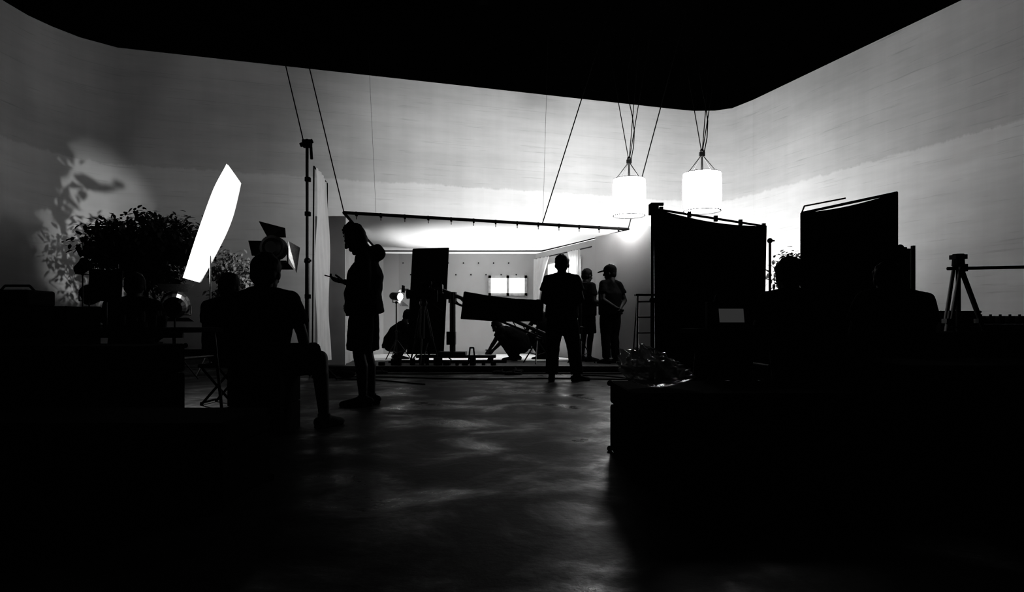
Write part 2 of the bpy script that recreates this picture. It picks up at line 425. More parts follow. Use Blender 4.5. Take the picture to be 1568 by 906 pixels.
w = grp('window_1', (-.1, 15.6, 1.74))
B().bb(-.5, -.12, 15.62, 15.64, 1.56, 1.92).bb(-.08, .3, 15.62, 15.64, 1.56, 1.92).obj('glowing_panes', M_win, w)
k = B()
for x0, x1, z0, z1 in ((-.56, .36, 1.5, 1.56), (-.56, .36, 1.92, 1.98), (-.56, -.5, 1.5, 1.98), (.3, .36, 1.5, 1.98), (-.13, -.07, 1.5, 1.98)):
    k.bb(x0, x1, 15.54, 15.62, z0, z1)
k.obj('frame', M_frame, w)
w = grp('window_2', (1.14, 14.2, 1.7))
p0, p1 = V((*lp(.25), 0)), V((*lp(.8), 0)); ad = math.atan2(p1.y-p0.y, p1.x-p0.x); nn = V((math.sin(ad), -math.cos(ad), 0))
nn = nn if nn.x < 0 else -nn
mid = (p0+p1)/2; Lw = (p1-p0).length
B().box((mid.x-nn.x*.08, mid.y-nn.y*.08, 1.675), (Lw, .01, 1.05), (0, 0, ad)).obj('daylight_pane', M_win2, w)
k = B()
for t in (0, .33, .66, 1):
    q = p0.lerp(p1, t); k.box((q.x, q.y, 1.675), (.04, .05, 1.05), (0, 0, ad))
for z in (1.15, 1.68, 2.2): k.box((mid.x, mid.y, z), (Lw, .05, .04), (0, 0, ad))
k.obj('frame', M_frame, w)
cu = grp('curtain_pair', (1.14, 14.2, 1.3))
for nm, t0, t1, t2 in (('drape_near', .84, .66, .80), ('drape_far', .05, .34, .12)):
    def f(u, v, t0=t0, t1=t1, t2=t2):
        z = 2.35-v*2.2; pinch = math.sin(min(1, v*1.7)*math.pi/2)
        tt = t0+(t1+(t2-t1)*pinch-t0)*u
        q = V((*lp(tt), 0)); q += nn*(.1+.03*math.sin(u*26)); q.z = z; return q
    B().sheet(f, 40, 16).obj(nm, M_muslin, cu, smooth=True)
B().cyl((*lp(-.0), 2.37), (*lp(.95), 2.37), .012).obj('curtain_rod', M_metal, cu)

sk = grp('overhead_silk', (-.3, 14, 2.7))
FL, FR, BR_, BL_ = V((-2.83, 11, 2.68)), V((2.24, 12.6, 2.64)), V((.75, 16.3, 2.66)), V((-3.35, 16.3, 2.66))
def f(u, v):
    p = FL.lerp(FR, u).lerp(BL_.lerp(BR_, u), v); p.z -= .12*math.sin(math.pi*u)*math.sin(math.pi*min(1, v*1.0))+.012*math.sin(u*40)*v*(1-v)*4; return p
B().sheet(f, 60, 24).obj('silk_cloth', M_silk, sk, smooth=True)
B().tube([FL, FR, BR_, BL_, FL], .028, 10).obj('pipe_frame', M_plast, sk)
k = B()
for i in range(13):
    q = FL.lerp(FR, (i+.5)/13); k.box((q.x, q.y, q.z-.01), (.03, .07, .07)); k.cyl(q, q+V((0, 0, -.1)), .006, seg=6)
k.obj('clips', M_plast, sk)
k = B()
for a, b in (((-2.83, 11, 2.68), (-4.1, 11, 7.99)), ((.56, 12.07, 2.66), (2.24, 12.1, 7.99)), ((2.24, 12.6, 2.64), (3.67, 12.6, 7.99)), ((-3.35, 16.3, 2.66), (-3.6, 16.3, 7.99)), ((.75, 16.3, 2.66), (.9, 16.3, 7.99))):
    k.cyl(a, b, .010 if a[1] < 16 else .003, seg=6)
k.obj('hanging_ropes', M_rope, sk)

# ------------------------------------------------------------------ space-light lanterns
def lantern(x, y, z, r, h):
    e = grp('hanging_lantern', (x, y, z))
    n = 9; cs = [(x, y, z-h/2+h*i/(n-1)) for i in range(n)]
    prof = (.90, .95, .98, .995, 1., 1., 1., .99, .97)
    k = B(); k.loft(cs, [(r*q,)*2 for q in prof], (1, 0, 0), 28); k.obj('silk_skirt', M_lant, e, smooth=False)
    k = B()
    for zz in (z-h/2-.005, z+h/2+.005):
        pts = [V((x+r*.95*math.cos(t*math.pi/12), y+r*.95*math.sin(t*math.pi/12), zz)) for t in range(25)]; k.tube(pts, .008, 6)
    top = V((x, y, z+h/2+.33))
    for t in range(4):
        an = t*math.pi/2+.5; k.cyl((x+r*.93*math.cos(an), y+r*.93*math.sin(an), z+h/2), top, .007, seg=6)
    k.cyl((x, y, z+h/2), top, .025, .01); k.box(top, (.09, .05, .07)); k.sph(top+V((0, 0, .06)), .035, u=8, v=6)
    k.obj('harness', M_metal, e)
    k = B()
    for dx in (-.75, .35, .7): k.cyl(top, (x+dx, y, 7.99), .007, seg=6)
    pts = [top+V((.03+.07*math.sin(t*.9), 0, t*.28)) for t in range(16)]; k.tube(pts, .008, 6)
    k.obj('suspension_ropes', M_rope, e)
lantern(2.15, 12, 3.13, .30, .66)
lantern(3.20, 11, 3.02, .32, .62)

# ------------------------------------------------------------------ trees
def tree(name, x, y, pot, crown, rad, n, ls, ml, trunk=.05, zb=0, seed=1):
    rr = random.Random(seed); e = grp(name, (x, y, zb)); c = V(crown)
    k = B(); k.loft([(x, y, zb), (x, y, zb+.02), (x, y, zb+pot*.9), (x, y, zb+pot)], [(pot*.38,)*2, (pot*.4,)*2, (pot*.52,)*2, (pot*.56,)*2], (1, 0, 0)); k.obj('planter_pot', M_pot, e, smooth=False)
    k = B(); base = V((x, y, zb+pot*.9)); fork = V((c.x, c.y, c.z-rad[2]*.75))
    k.limb([base, base.lerp(fork, .5)+V((.04, 0, 0)), fork], [trunk, trunk*.8, trunk*.65])
    tips = []
    for i in range(46):
        while True:
            q = V((rr.uniform(-1, 1), rr.uniform(-1, 1), rr.uniform(-1, 1)))
            if .3 < q.length < 1: break
        t = c+V((q.x*rad[0], q.y*rad[1], q.z*rad[2])); m_ = fork.lerp(t, .5)+V((rr.uniform(-.1, .1), rr.uniform(-.1, .1), .08))
        k.tube([fork, m_, t], trunk*.14, 6); tips += [t, t, m_.lerp(t, .6)]
    k.obj('trunk_and_branches', M_bark, e, smooth=True)
    vs, fs_ = [], []
    for i in range(n):
        t = rr.choice(tips); g = min(rad)*.2
        p = t+V((rr.gauss(0, g*1.2), rr.gauss(0, g), rr.gauss(0, g*.7)))
        d = V((rr.uniform(-1, 1), rr.uniform(-1, 1), rr.uniform(-.9, .4))).normalized(); s_ = d.cross(V((0, 0, 1))).normalized()
        nr = d.cross(s_); l = ls*rr.uniform(.7, 1.3); i0 = len(vs)
        vs += [p, p+d*l*.35+s_*l*.26, p+d*l*.35-s_*l*.26, p+d*l*.75+s_*l*.18+nr*l*.08, p+d*l*.75-s_*l*.18+nr*l*.08, p+d*l+nr*l*.15]
        fs_ += [(i0, i0+1, i0+2), (i0+1, i0+3, i0+4, i0+2), (i0+3, i0+5, i0+4)]
    me = bpy.data.meshes.new('foliage'); me.from_pydata(vs, [], fs_); me.materials.append(ml)
    o = bpy.data.objects.new('foliage', me); sc.collection.objects.link(o); adopt(o, e)
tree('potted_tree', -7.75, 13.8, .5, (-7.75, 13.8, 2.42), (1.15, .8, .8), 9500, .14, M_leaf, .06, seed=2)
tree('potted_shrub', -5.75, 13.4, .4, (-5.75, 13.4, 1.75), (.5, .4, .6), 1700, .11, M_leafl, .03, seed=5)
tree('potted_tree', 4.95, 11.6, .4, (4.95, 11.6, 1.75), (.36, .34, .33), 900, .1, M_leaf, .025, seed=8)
tree('potted_shrub', -8.45, 15.35, .4, (-8.45, 15.35, 1.65), (.5, .5, .75), 1000, .09, M_leaf, .03, seed=9)  # added shrub hidden behind the tree, throws leaf shadows on the wall

# ------------------------------------------------------------------ grip gear helpers
def stand_parts(e, x, y, z0, z1, r=.016, leg=.45, m=M_metal, rot=.4):
    k = B(); k.cyl((x, y, z0+.12), (x, y, z1), r)
    k.cyl((x, y, z0+.12), (x, y, z0+(z1-z0)*.5), r*1.4)
    for i in range(3):
        a = rot+i*2.094; k.tube([V((x, y, z0+.42)), V((x+leg*.55*math.cos(a), y+leg*.55*math.sin(a), z0+.2)), V((x+leg*math.cos(a), y+leg*math.sin(a), z0+.014))], r*.8)
        k.cyl((x, y, z0+.15), (x+leg*.55*math.cos(a), y+leg*.55*math.sin(a), z0+.2), r*.5)
    for z in (z0+(z1-z0)*.5, z1): k.sph((x, y, z), r*2.2); k.cyl((x, y, z), (x+.06, y, z), r*.7)
    k.obj('stand', m, e)

def flag(name, TL, TR, BRr, BLl, sag=.04, stands=(), m=M_black, framed=.014, slack=0):
    TL, TR, BRr, BLl = map(V, (TL, TR, BRr, BLl)); e = grp(name, (TL+BRr)/2)
    nrm = (TR-TL).cross(BLl-TL).normalized()
    def f(u, v):
        p = TL.lerp(TR, u).lerp(BLl.lerp(BRr, u), v)
        p.z -= slack*math.sin(math.pi*u)*(1-v); p += nrm*sag*(math.sin(math.pi*u)*math.sin(math.pi*v)+.25*math.sin(9*u+3*v)*v*(1-v)*4); return p
    B().sheet(f, 24, 24).obj('flag_cloth', m, e, smooth=True, solid=.008)
    B().tube([TL, TR, BRr, BLl, TL], framed).obj('frame', M_plast, e)
    for (x, y, zt) in stands: stand_parts(e, x, y, 0, zt, rot=.2, m=M_plast)
    return e

e = flag('black_flag_frame', (1.64, 7.5, 2.11), (3.34, 8.6, 2.08), (3.28, 8.55, .1), (1.66, 7.5, .1), .06, ((1.60, 7.44, 2.12), (3.42, 8.66, 1.9)), slack=.05)
k = B(); k.box((1.62, 7.47, 2.10), (.10, .08, .12)); k.box((1.66, 7.47, 2.16), (.14, .04, .03)); k.cyl((1.6, 7.46, 2.1), (1.6, 7.3, 2.0), .012)
for i in range(5): q = V((1.64, 7.5, 2.11)).lerp(V((3.34, 8.6, 2.08)), i/4.3+.05); k.box(q, (.04, .04, .07))
k.obj('clamps', M_plast, e)
e = flag('solid_flag', (3.06, 6.9, 1.96), (3.65, 6.2, 2.03), (3.65, 6.2, .55), (3.06, 6.9, .55), .03, ((3.66, 6.16, 1.5),), slack=.03)
B().tube([V((3.06, 6.9, 1.96)), V((3.08, 6.88, 2.03)), V((3.35, 6.56, 2.05))], .008).obj('loose_frame_tip', M_chrome, e)
e = grp('bounce_board', (4.2, 7.1, 1.4))
B().box((4.14, 7.1, 1.36), (.40, .02, .5), (0, .0, .1)).obj('white_board', M_white, e)
B().box((4.36, 7.1, 1.36), (.025, .04, .56), (0, 0, .1)).obj('edge_clamp', M_plast, e)
stand_parts(e, 4.2, 7.15, 0, 1.2)

e = grp('tall_light_stand', (-2.98, 9.5, 0))
stand_parts(e, -2.98, 9.5, 0, 3.44, .022, .5, rot=-.3)
k = B(); k.cyl((-3.08, 9.5, 3.4), (-2.9, 9.5, 3.46), .03); k.box((-2.98, 9.5, 3.42), (.12, .1, .1)); k.cyl((-2.93, 9.5, 3.45), (-2.92, 9.52, 3.2), .02)
for z in (2.9, 2.4, 1.2): k.box((-2.97, 9.5, z), (.07, .07, .06))
k.obj('grip_heads', M_plast, e)
B().cyl((-3.02, 9.5, 3.4), (-4.1, 9.5, 7.98), .009, seg=6).obj('safety_rope', M_rope, e)
e = grp('diffusion_frame', (-3.0, 10.2, 1.7))
def f(u, v):
    p = V((-2.91, 9.7, 3.1)).lerp(V((-3.04, 10.8, 3.1)), u); p.z = 3.12-v*2.9
    p.x += .02*math.sin(v*9+u*5)+.05*v*u+.014*math.sin(u*30); return p
B().sheet(f, 30, 40).obj('diffusion_cloth', M_muslin, e, smooth=True)
B().tube([V((-2.93, 9.66, 3.13)), V((-3.06, 10.82, 3.13)), V((-3.06, 10.82, .0))], .010).cyl((-2.93, 9.66, 3.13), (-2.95, 9.64, 0), .010).obj('frame_pipes', M_plast, e)

# curved bright softlight panel
e = grp('curved_soft_light', (-4.7, 10, 0))
EL = [(-5.04, 1.51), (-4.87, 2.20), (-4.63, 2.86), (-4.37, 3.25)]; ER = [(-4.93, 1.46), (-4.68, 2.02), (-4.47, 2.50), (-4.29, 3.03)]
def spl(P, t):
    t *= 3; i = min(2, int(t)); t -= i; p1_ = P[i]; p2_ = P[i+1]
    p0_ = P[i-1] if i else [2*a-b for a, b in zip(P[0], P[1])]; p3_ = P[i+2] if i < 2 else [2*a-b for a, b in zip(P[3], P[2])]
    return [.5*((2*b)+(-a+c_)*t+(2*a-5*b+4*c_-d_)*t*t+(-a+3*b-3*c_+d_)*t**3) for a, b, c_, d_ in zip(p0_, p1_, p2_, p3_)]
def pan(off):
    def f(u, v):
        l = spl(EL, v); r = spl(ER, v)
        return V((l[0]+(r[0]-l[0])*u, 10+.3*u+.12*math.sin(v*math.pi)+off, l[1]+(r[1]-l[1])*u))
    return f
B().sheet(pan(0), 8, 30).obj('diffuser_face', M_soft, e, smooth=True)
B().sheet(pan(.05), 8, 30).obj('back_shell', M_white, e, smooth=True)
stand_parts(e, -4.78, 10.35, 0, 2.0, .014, .38, M_chrome)

# barn-door lamp
LX = -4.06; LZ = 2.10
e = grp('barndoor_lamp', (LX, 11.2, 0)); c = V((LX, 11.2, LZ))
stand_parts(e, LX, 11.15, 0, 1.8, .018, .4)
k = B(); k.loft([c+V((0, -.22, 0)), c+V((0, -.18, 0)), c+V((0, .0, 0)), c+V((0, .06, 0))], [(.10,)*2, (.16,)*2, (.19,)*2, (.2,)*2], (1, 0, 0))
for i in range(4): k.loft([c+V((0, -.17+i*.045, 0)), c+V((0, -.155+i*.045, 0))], [(.205,)*2]*2, (1, 0, 0))
k.tube([c+V((-.24, -.08, 0)), c+V((-.24, -.08, -.25)), c+V((.24, -.08, -.25)), c+V((.24, -.08, 0))], .014)
k.obj('lamp_housing', M_metal, e)
k = B()
for pts in (((-.16, .07, .2), (.16, .07, .2), (.10, .2, .38), (-.36, .2, .50)),
            ((-.2, .07, .14), (-.2, .07, -.14), (-.48, .2, -.10), (-.54, .2, .16)),
            ((.2, .07, .14), (.2, .07, -.14), (.30, .2, -.40), (.36, .2, .04)),
            ((-.16, .07, -.2), (.16, .07, -.2), (.24, .22, -.34), (-.24, .22, -.34))):
    k.face([c+V(p) for p in pts])
k.obj('barn_doors', M_chrome, e, solid=.006)

# ------------------------------------------------------------------ camera department inside set
e = flag('tall_black_flat', (-1.89, 12.5, 2.24), (-1.22, 12.5, 2.26), (-1.32, 12.5, .25), (-2.0, 12.5, .25), .0)
stand_parts(e, -1.6, 12.58, PZ, 1.3)
e = grp('video_camera_on_tripod', (-1.55, 11.5, PZ)); yv = 11.42
k = B(); k.box((-1.52, yv, 1.33), (.34, .16, .17)); k.cyl((-1.7, yv, 1.33), (-1.84, yv, 1.33), .07, .085); k.box((-1.55, yv, 1.46), (.22, .05, .03))
k.box((-1.9, yv, 1.42), (.02, .2, .12)); k.box((-1.35, yv, 1.30), (.1, .12, .2)); k.cyl((-1.6, yv, 1.5), (-1.4, yv-.04, 1.52), .035); k.box((-1.3, yv-.1, 1.5), (.16, .03, .1)); k.cyl((-1.45, yv, 1.2), (-1.2, yv-.1, 1.02), .012)
k.obj('camera_body', M_plast, e, bevel=.008)
k = B(); k.sph((-1.55, yv, 1.17), .07); k.cyl((-1.55, yv, 1.05), (-1.55, yv, 1.24), .05)
for i in range(3):
    a = .5+i*2.094; f0 = V((-1.55+.30*math.cos(a), yv+.30*math.sin(a), PZ+.015))
    for q in (-.03, .03): k.cyl((-1.55+.05*math.cos(a)+q*math.sin(a), yv+.05*math.sin(a)-q*math.cos(a), 1.07), f0.lerp(V((-1.55, yv, 1.1)), .45)+V((q*math.sin(a), -q*math.cos(a), 0)), .012)
    k.cyl(f0, f0.lerp(V((-1.55, yv, 1.1)), .5), .014)
k.obj('tripod', M_metal, e)
e = grp('camera_jib', (-1.1, 12.1, PZ))
k = B(); k.bb(-1.75, -.3, 11.9, 12.3, PZ+.09, PZ+.14); k.bb(-1.35, -.85, 11.85, 12.35, PZ+.14, PZ+.2)
k.cyl((-1.1, 12.1, PZ+.1), (-1.1, 12.1, 1.35), .055); k.cyl((-1.1, 12.1, 1.2), (-1.1, 12.1, 1.4), .08); k.box((-1.14, 12.1, 1.33), (.2, .14, .12)); k.box((-1.12, 12.05, .55), (.16, .2, .24))
A1, A2, A3 = V((-1.34, 12.1, 1.46)), V((-.3, 11.98, 1.02)), V((.62, 11.86, .62))
k.tube([A1, A2, A3], .035)
B1, B2, B3 = V((-1.1, 12.1, 1.22)), V((-.35, 11.98, .92)), V((.56, 11.86, .55))
k.tube([B1, B2, B3], .022)
for i in range(9):
    t = i/9; k.cyl(A1.lerp(A3, t*.9+.08), B1.lerp(B3, min(1, t*.95+.08)), .01, seg=6)
k.box((-1.38, 12.1, 1.46), (.20, .2, .16)); k.box((-1.52, 12.1, 1.40), (.08, .16, .10)); k.box((.64, 11.86, .56), (.16, .14, .18))
k.obj('boom_and_column', M_metal, e, bevel=.004)
k = B()
for x in (-1.65, -.4):
    for y in (11.9, 12.32): k.cyl((x, y-.03, PZ+.055), (x, y+.03, PZ+.055), .05, seg=16)
for y in (11.9, 12.32): k.cyl((-2.25, y, PZ+.018), (-.1, y, PZ+.018), .016)
for i in range(5): k.bb(-2.2+i*.44, -2.12+i*.44, 11.86, 12.36, PZ+.001, PZ+.012)
k.obj('dolly_wheels_and_track', M_plast, e)
e = grp('camera_accessory_kit', (-.8, 11.3, PZ)); rr = random.Random(4); k = B()
for i in range(13):
    x = -2.2+i*.155+rr.uniform(-.04, .04); y = 11.12+rr.uniform(0, .14); s_ = (rr.uniform(.07, .14), rr.uniform(.07, .12), rr.uniform(.05, .15))
    if i % 3 == 2: k.cyl((x, y, PZ+.001), (x, y, PZ+s_[2]), s_[0]*.4, seg=16)
    else: k.box((x, y, PZ+.002+s_[2]/2), s_, (0, 0, rr.uniform(-.5, .5)))
k.tube([V((-.75, 11.2, PZ+.02)), V((-.72, 11.2, PZ+.3)), V((-.66, 11.2, PZ+.3)), V((-.63, 11.2, PZ+.02))], .014)
k.obj('lens_cases_and_batteries', M_plast, e, bevel=.006)
e = grp('wide_flag', (-.15, 11.6, 1.1))
def f(u, v):
    a = V((-.845, 11.6, 1.375)).lerp(V((.555, 11.6, 1.22)), u); b = V((-.9, 11.6, .91)).lerp(V((.53, 11.6, .87)), u)
    p = a.lerp(b, v); p.z -= .03*math.sin(math.pi*u); p.y += .06*math.sin(math.pi*u); return p
B().sheet(f, 20, 8).obj('flag_cloth', M_black, e, smooth=True, solid=.02)
B().tube([f(0, 0), f(.33, 0), f(.66, 0), f(1, 0), f(1, 1), f(.5, 1), f(0, 1), f(0, 0)], .012).obj('frame', M_plast, e)
stand_parts(e, .45, 11.68, PZ, 1.0, .014, .3)
def spotlamp(x, y, z, zb, r=.09, aim=V((1, -.3, -.2)), lit=True, h=M_metal):
    e = grp('studio_spot_lamp', (x, y, zb)); stand_parts(e, x, y, zb, z-.12, .012, .3)
    aim = aim.normalized(); c = V((x, y, z)); sd = aim.cross(V((0, 0, 1))).normalized()
    k = B(); k.loft([c-aim*.14, c-aim*.1, c+aim*.06, c+aim*.1], [(r*.6,)*2, (r*.9,)*2, (r,)*2, (r*1.15,)*2], sd, 18)
    k.tube([c+sd*r*1.2, c+sd*r*1.2-V((0, 0, .12)), c-sd*r*1.2-V((0, 0, .12)), c-sd*r*1.2], .008); k.obj('housing', h, e)
    if lit: k = B(); k.sph(c+aim*.1, (r, r, .02), Matrix((sd, aim.cross(sd), aim)).transposed()); k.obj('lens', M_bulb, e)
    k = B()
    for q in (-1, 1):
        o = c+aim*.1+V((0, 0, q*r*1.1)); k.face((o-sd*r, o+sd*r, o+sd*r*1.4+aim*.12+V((0, 0, q*.08)), o-sd*r*1.4+aim*.12+V((0, 0, q*.08))))
    k.obj('barn_doors', h, e, solid=.004)
    return e
spotlamp(-2.25, 12.7, 1.35, PZ, .08, V((.8, -.5, -.1)))
spotlamp(-7.1, 10.8, 1.75, 0, .1, V((.6, -.2, .4)), False, M_plast)
spotlamp(-7.25, 11.2, 1.32, 0, .14, V((.6, -.3, -.5)), False, M_plast)
e = grp('field_monitor_on_stand', (1.22, 11.5, PZ))
stand_parts(e, 1.22, 11.5, PZ, 1.4, .012, .28, M_metal)
B().box((1.22, 11.48, 1.47), (.2, .05, .14), (.15, 0, .3)).box((1.22, 11.53, 1.47), (.1, .06, .08)).obj('monitor_housing', M_plast, e, bevel=.006)
e = grp('step_ladder', (2.25, 10.6, 0)); k = B()
for x0, x1 in ((2.0, 2.06), (2.44, 2.38)):
    k.tube([V((x0, 10.45, 0)), V((x1, 10.7, 1.27))], .02); k.tube([V((x0, 10.9, 0)), V((x1, 10.74, 1.27))], .015)
for i in range(5):
    t = (i+.6)/5; k.box((2.22, 10.45+.25*t, 1.27*t), (.40-.06*t, .09, .022))
k.box((2.22, 10.72, 1.28), (.4, .16, .03)); k.obj('rails_and_steps', M_chrome, e)

# ------------------------------------------------------------------ foreground left
def table(name, x0, x1, y0, y1, z, m=M_wood):
    e = grp(name, ((x0+x1)/2, (y0+y1)/2, 0))
    B().bb(x0, x1, y0, y1, z-.04, z).obj('top', m, e, bevel=.006)
    k = B()
    for x, s_ in ((x0+.12, 1), (x1-.12, -1)):
        k.cyl((x, y0+.06, z-.04), (x-s_*.06, y0+.03, 0), .014); k.cyl((x, y1-.06, z-.04), (x-s_*.06, y1-.03, 0), .014)
        k.cyl((x, y0+.06, z-.25), (x, y1-.06, z-.25), .011)
    k.bb(x0+.05, x1-.05, y0+.05, y0+.07, z-.08, z-.04); k.obj('folding_legs', M_metal, e); return e
table('folding_table', -5.6, -2.5, 5.0, 5.8, .755)

def case(name, x0, x1, y0, y1, z0, z1, m=M_case):
    e = grp(name, ((x0+x1)/2, (y0+y1)/2, z0)); zl = z0+(z1-z0)*.68
    B().bb(x0, x1, y0, y1, z0+.01, zl-.004).bb(x0, x1, y0, y1, zl+.004, z1).obj('shell', m, e, bevel=.015)
    k = B()
    for x in (x0, x1):
        for y in (y0, y1):
            for z in (z0+.02, z1-.01): k.sph((x, y, z-.005), .018, u=8, v=6)
    n = max(2, int((x1-x0)/.5))
    for i in range(n):
        x = x0+(x1-x0)*(i+.5)/n; k.box((x, y0-.006, zl), (.08, .012, .09))
    k.tube([V(((x0+x1)/2-.09, y0, z0+(z1-z0)*.4)), V(((x0+x1)/2-.09, y0-.04, z0+(z1-z0)*.4)), V(((x0+x1)/2+.09, y0-.04, z0+(z1-z0)*.4)), V(((x0+x1)/2+.09, y0, z0+(z1-z0)*.4))], .009)
    k.bb(x0+.03, x1-.03, y0+.03, y1-.03, z0, z0+.012)
    k.obj('corners_and_latches', M_case, e); return e
case('equipment_case', -4.6, -3.55, 3.9, 4.6, 0, .66)
case('equipment_case', -3.5, -2.35, 4.0, 4.7, 0, .64)
case('equipment_case', -3.4, -2.5, 2.9, 3.6, 0, .45)
case('equipment_case', -2.4, -1.2, 2.7, 3.25, 0, .36)  # added to block the soft light's reflection in the floor
case('camera_case', -5.5, -4.7, 5.1, 5.7, .757, .93)
case('camera_case', -4.6, -4.1, 5.15, 5.6, .757, .92)
case('storage_trunk', -6.9, -5.0, 6.4, 7.1, 0, .97)
case('storage_trunk', -7.6, -5.6, 8.2, 8.9, 0, 1.02)
e = grp('tool_box', (-5.1, 6.6, .97))
B().bb(-5.35, -4.82, 6.5, 6.9, .972, 1.13).obj('box', M_plast, e, bevel=.02)
B().bb(-5.1, -4.88, 6.485, 6.5, 1.05, 1.06).bb(-5.1, -4.88, 6.485, 6.5, 1.01, 1.018).obj('pale_stripes', M_white, e)
B().tube([V((-5.25, 6.7, 1.13)), V((-5.2, 6.7, 1.18)), V((-4.95, 6.7, 1.18)), V((-4.9, 6.7, 1.13))], .012).obj('handle', M_plast, e)
e = grp('video_monitor', (-3.35, 5.4, .757))
B().box((-3.36, 5.4, 1.1), (.24, .04, .26), (0, .06, .3)).box((-3.36, 5.43, 1.1), (.12, .05, .14), (0, 0, .3)).obj('housing', M_plast, e, bevel=.008)
B().cyl((-3.36, 5.4, .76), (-3.36, 5.4, 1.0), .014).box((-3.36, 5.4, .768), (.22, .16, .018)).tube([V((-3.46, 5.4, 1.24)), V((-3.46, 5.4, 1.27)), V((-3.26, 5.4, 1.27)), V((-3.26, 5.4, 1.24))], .008).obj('stand', M_metal, e)
e = grp('bottles_cups_and_tape', (-2.9, 5.3, .757)); k = B()
rr = random.Random(11)
for i in range(9):
    x = rr.uniform(-3.2, -2.62); y = rr.uniform(5.1, 5.6); h = rr.uniform(.05, .14); r = rr.uniform(.025, .04)
    k.loft([(x, y, .757), (x, y, .757+h*.7), (x, y, .757+h)], [(r*.8,)*2, (r,)*2, (r*rr.uniform(.5, 1.05),)*2], (1, 0, 0), 16)
k.loft([(-3.0, 5.25, .757), (-3.0, 5.25, .80)], [(.07,)*2]*2, (1, 0, 0), 20); k.obj('tableware', M_pot, e)
spotlamp(-4.75, 9.2, 1.05, 0, .17, V((-.3, .7, .2)), False, M_chrome)

e = grp('apple_box_seat', (-1.78, 4.75, 0)); k = B()
k.bb(-1.99, -1.62, 4.56, 5.0, 0, .2).bb(-1.99, -1.62, 4.56, 5.0, .205, .415); k.obj('stacked_boxes', M_wood, e, bevel=.006)
B().bb(-1.86, -1.75, 4.553, 4.561, .28, .31).bb(-1.86, -1.75, 4.553, 4.561, .08, .11).obj('hand_holes', M_black, e)
def stool(x, y, h=.40):
    e = grp('folding_stool', (x, y, 0)); B().box((x, y, h-.02), (.38, .34, .035)).obj('seat', M_black, e, bevel=.01); k = B()
    for q in (-.16, .16):
        k.cyl((x-.16, y+q, 0), (x+.16, y+q, h-.03), .012); k.cyl((x+.16, y+q, 0), (x-.16, y+q, h-.03), .012)
    for z, xx in ((.02, -.16), (.02, .16)): k.cyl((x+xx, y-.16, z), (x+xx, y+.16, z), .01)
    k.obj('crossed_legs', M_plast, e)

# ------------------------------------------------------------------ people
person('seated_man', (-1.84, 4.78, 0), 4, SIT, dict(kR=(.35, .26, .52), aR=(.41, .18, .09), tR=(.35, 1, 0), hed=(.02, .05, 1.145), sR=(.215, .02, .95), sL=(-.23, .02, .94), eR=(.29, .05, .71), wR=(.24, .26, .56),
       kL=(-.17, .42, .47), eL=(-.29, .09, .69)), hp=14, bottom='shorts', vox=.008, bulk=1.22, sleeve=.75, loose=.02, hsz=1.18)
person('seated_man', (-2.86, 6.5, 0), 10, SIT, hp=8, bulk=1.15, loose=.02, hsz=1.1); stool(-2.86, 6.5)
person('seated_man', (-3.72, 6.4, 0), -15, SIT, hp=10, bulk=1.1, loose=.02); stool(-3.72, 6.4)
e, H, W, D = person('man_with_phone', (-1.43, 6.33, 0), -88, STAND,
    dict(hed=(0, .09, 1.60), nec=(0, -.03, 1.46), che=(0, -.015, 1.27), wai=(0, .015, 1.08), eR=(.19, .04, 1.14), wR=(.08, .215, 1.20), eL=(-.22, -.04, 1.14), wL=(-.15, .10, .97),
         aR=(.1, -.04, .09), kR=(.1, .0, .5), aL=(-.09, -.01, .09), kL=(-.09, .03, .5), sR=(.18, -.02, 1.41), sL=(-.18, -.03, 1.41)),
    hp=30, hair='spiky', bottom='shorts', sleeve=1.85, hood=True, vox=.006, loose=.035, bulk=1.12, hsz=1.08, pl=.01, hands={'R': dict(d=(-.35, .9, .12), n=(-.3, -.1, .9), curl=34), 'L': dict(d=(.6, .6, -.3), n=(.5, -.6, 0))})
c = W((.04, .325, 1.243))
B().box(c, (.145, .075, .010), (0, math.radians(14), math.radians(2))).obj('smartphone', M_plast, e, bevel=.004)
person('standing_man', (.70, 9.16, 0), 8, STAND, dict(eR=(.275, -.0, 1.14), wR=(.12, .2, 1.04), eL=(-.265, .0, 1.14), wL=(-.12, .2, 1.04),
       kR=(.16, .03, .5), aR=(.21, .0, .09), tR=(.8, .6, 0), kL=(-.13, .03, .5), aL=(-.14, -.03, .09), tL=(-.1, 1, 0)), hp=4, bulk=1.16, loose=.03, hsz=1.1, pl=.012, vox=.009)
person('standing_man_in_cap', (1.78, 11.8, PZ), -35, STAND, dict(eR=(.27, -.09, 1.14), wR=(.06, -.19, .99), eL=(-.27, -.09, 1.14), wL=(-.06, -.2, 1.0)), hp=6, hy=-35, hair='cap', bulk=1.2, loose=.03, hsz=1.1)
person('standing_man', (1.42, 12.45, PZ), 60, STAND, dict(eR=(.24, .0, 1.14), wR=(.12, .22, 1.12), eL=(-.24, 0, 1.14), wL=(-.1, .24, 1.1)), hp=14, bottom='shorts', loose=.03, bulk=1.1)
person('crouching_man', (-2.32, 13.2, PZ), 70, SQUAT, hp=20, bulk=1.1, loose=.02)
person('kneeling_man', (.06, 12.75, PZ), -70, SQUAT, dict(che=(0, .06, .5), nec=(0, .26, .62), hed=(0, .38, .66), sR=(.18, .22, .59), sL=(-.18, .22, .59), eR=(.2, .36, .36), eL=(-.2, .36, .36), wR=(.12, .5, .2), wL=(-.12, .5, .2)), hp=40, bulk=1.25, loose=.02)
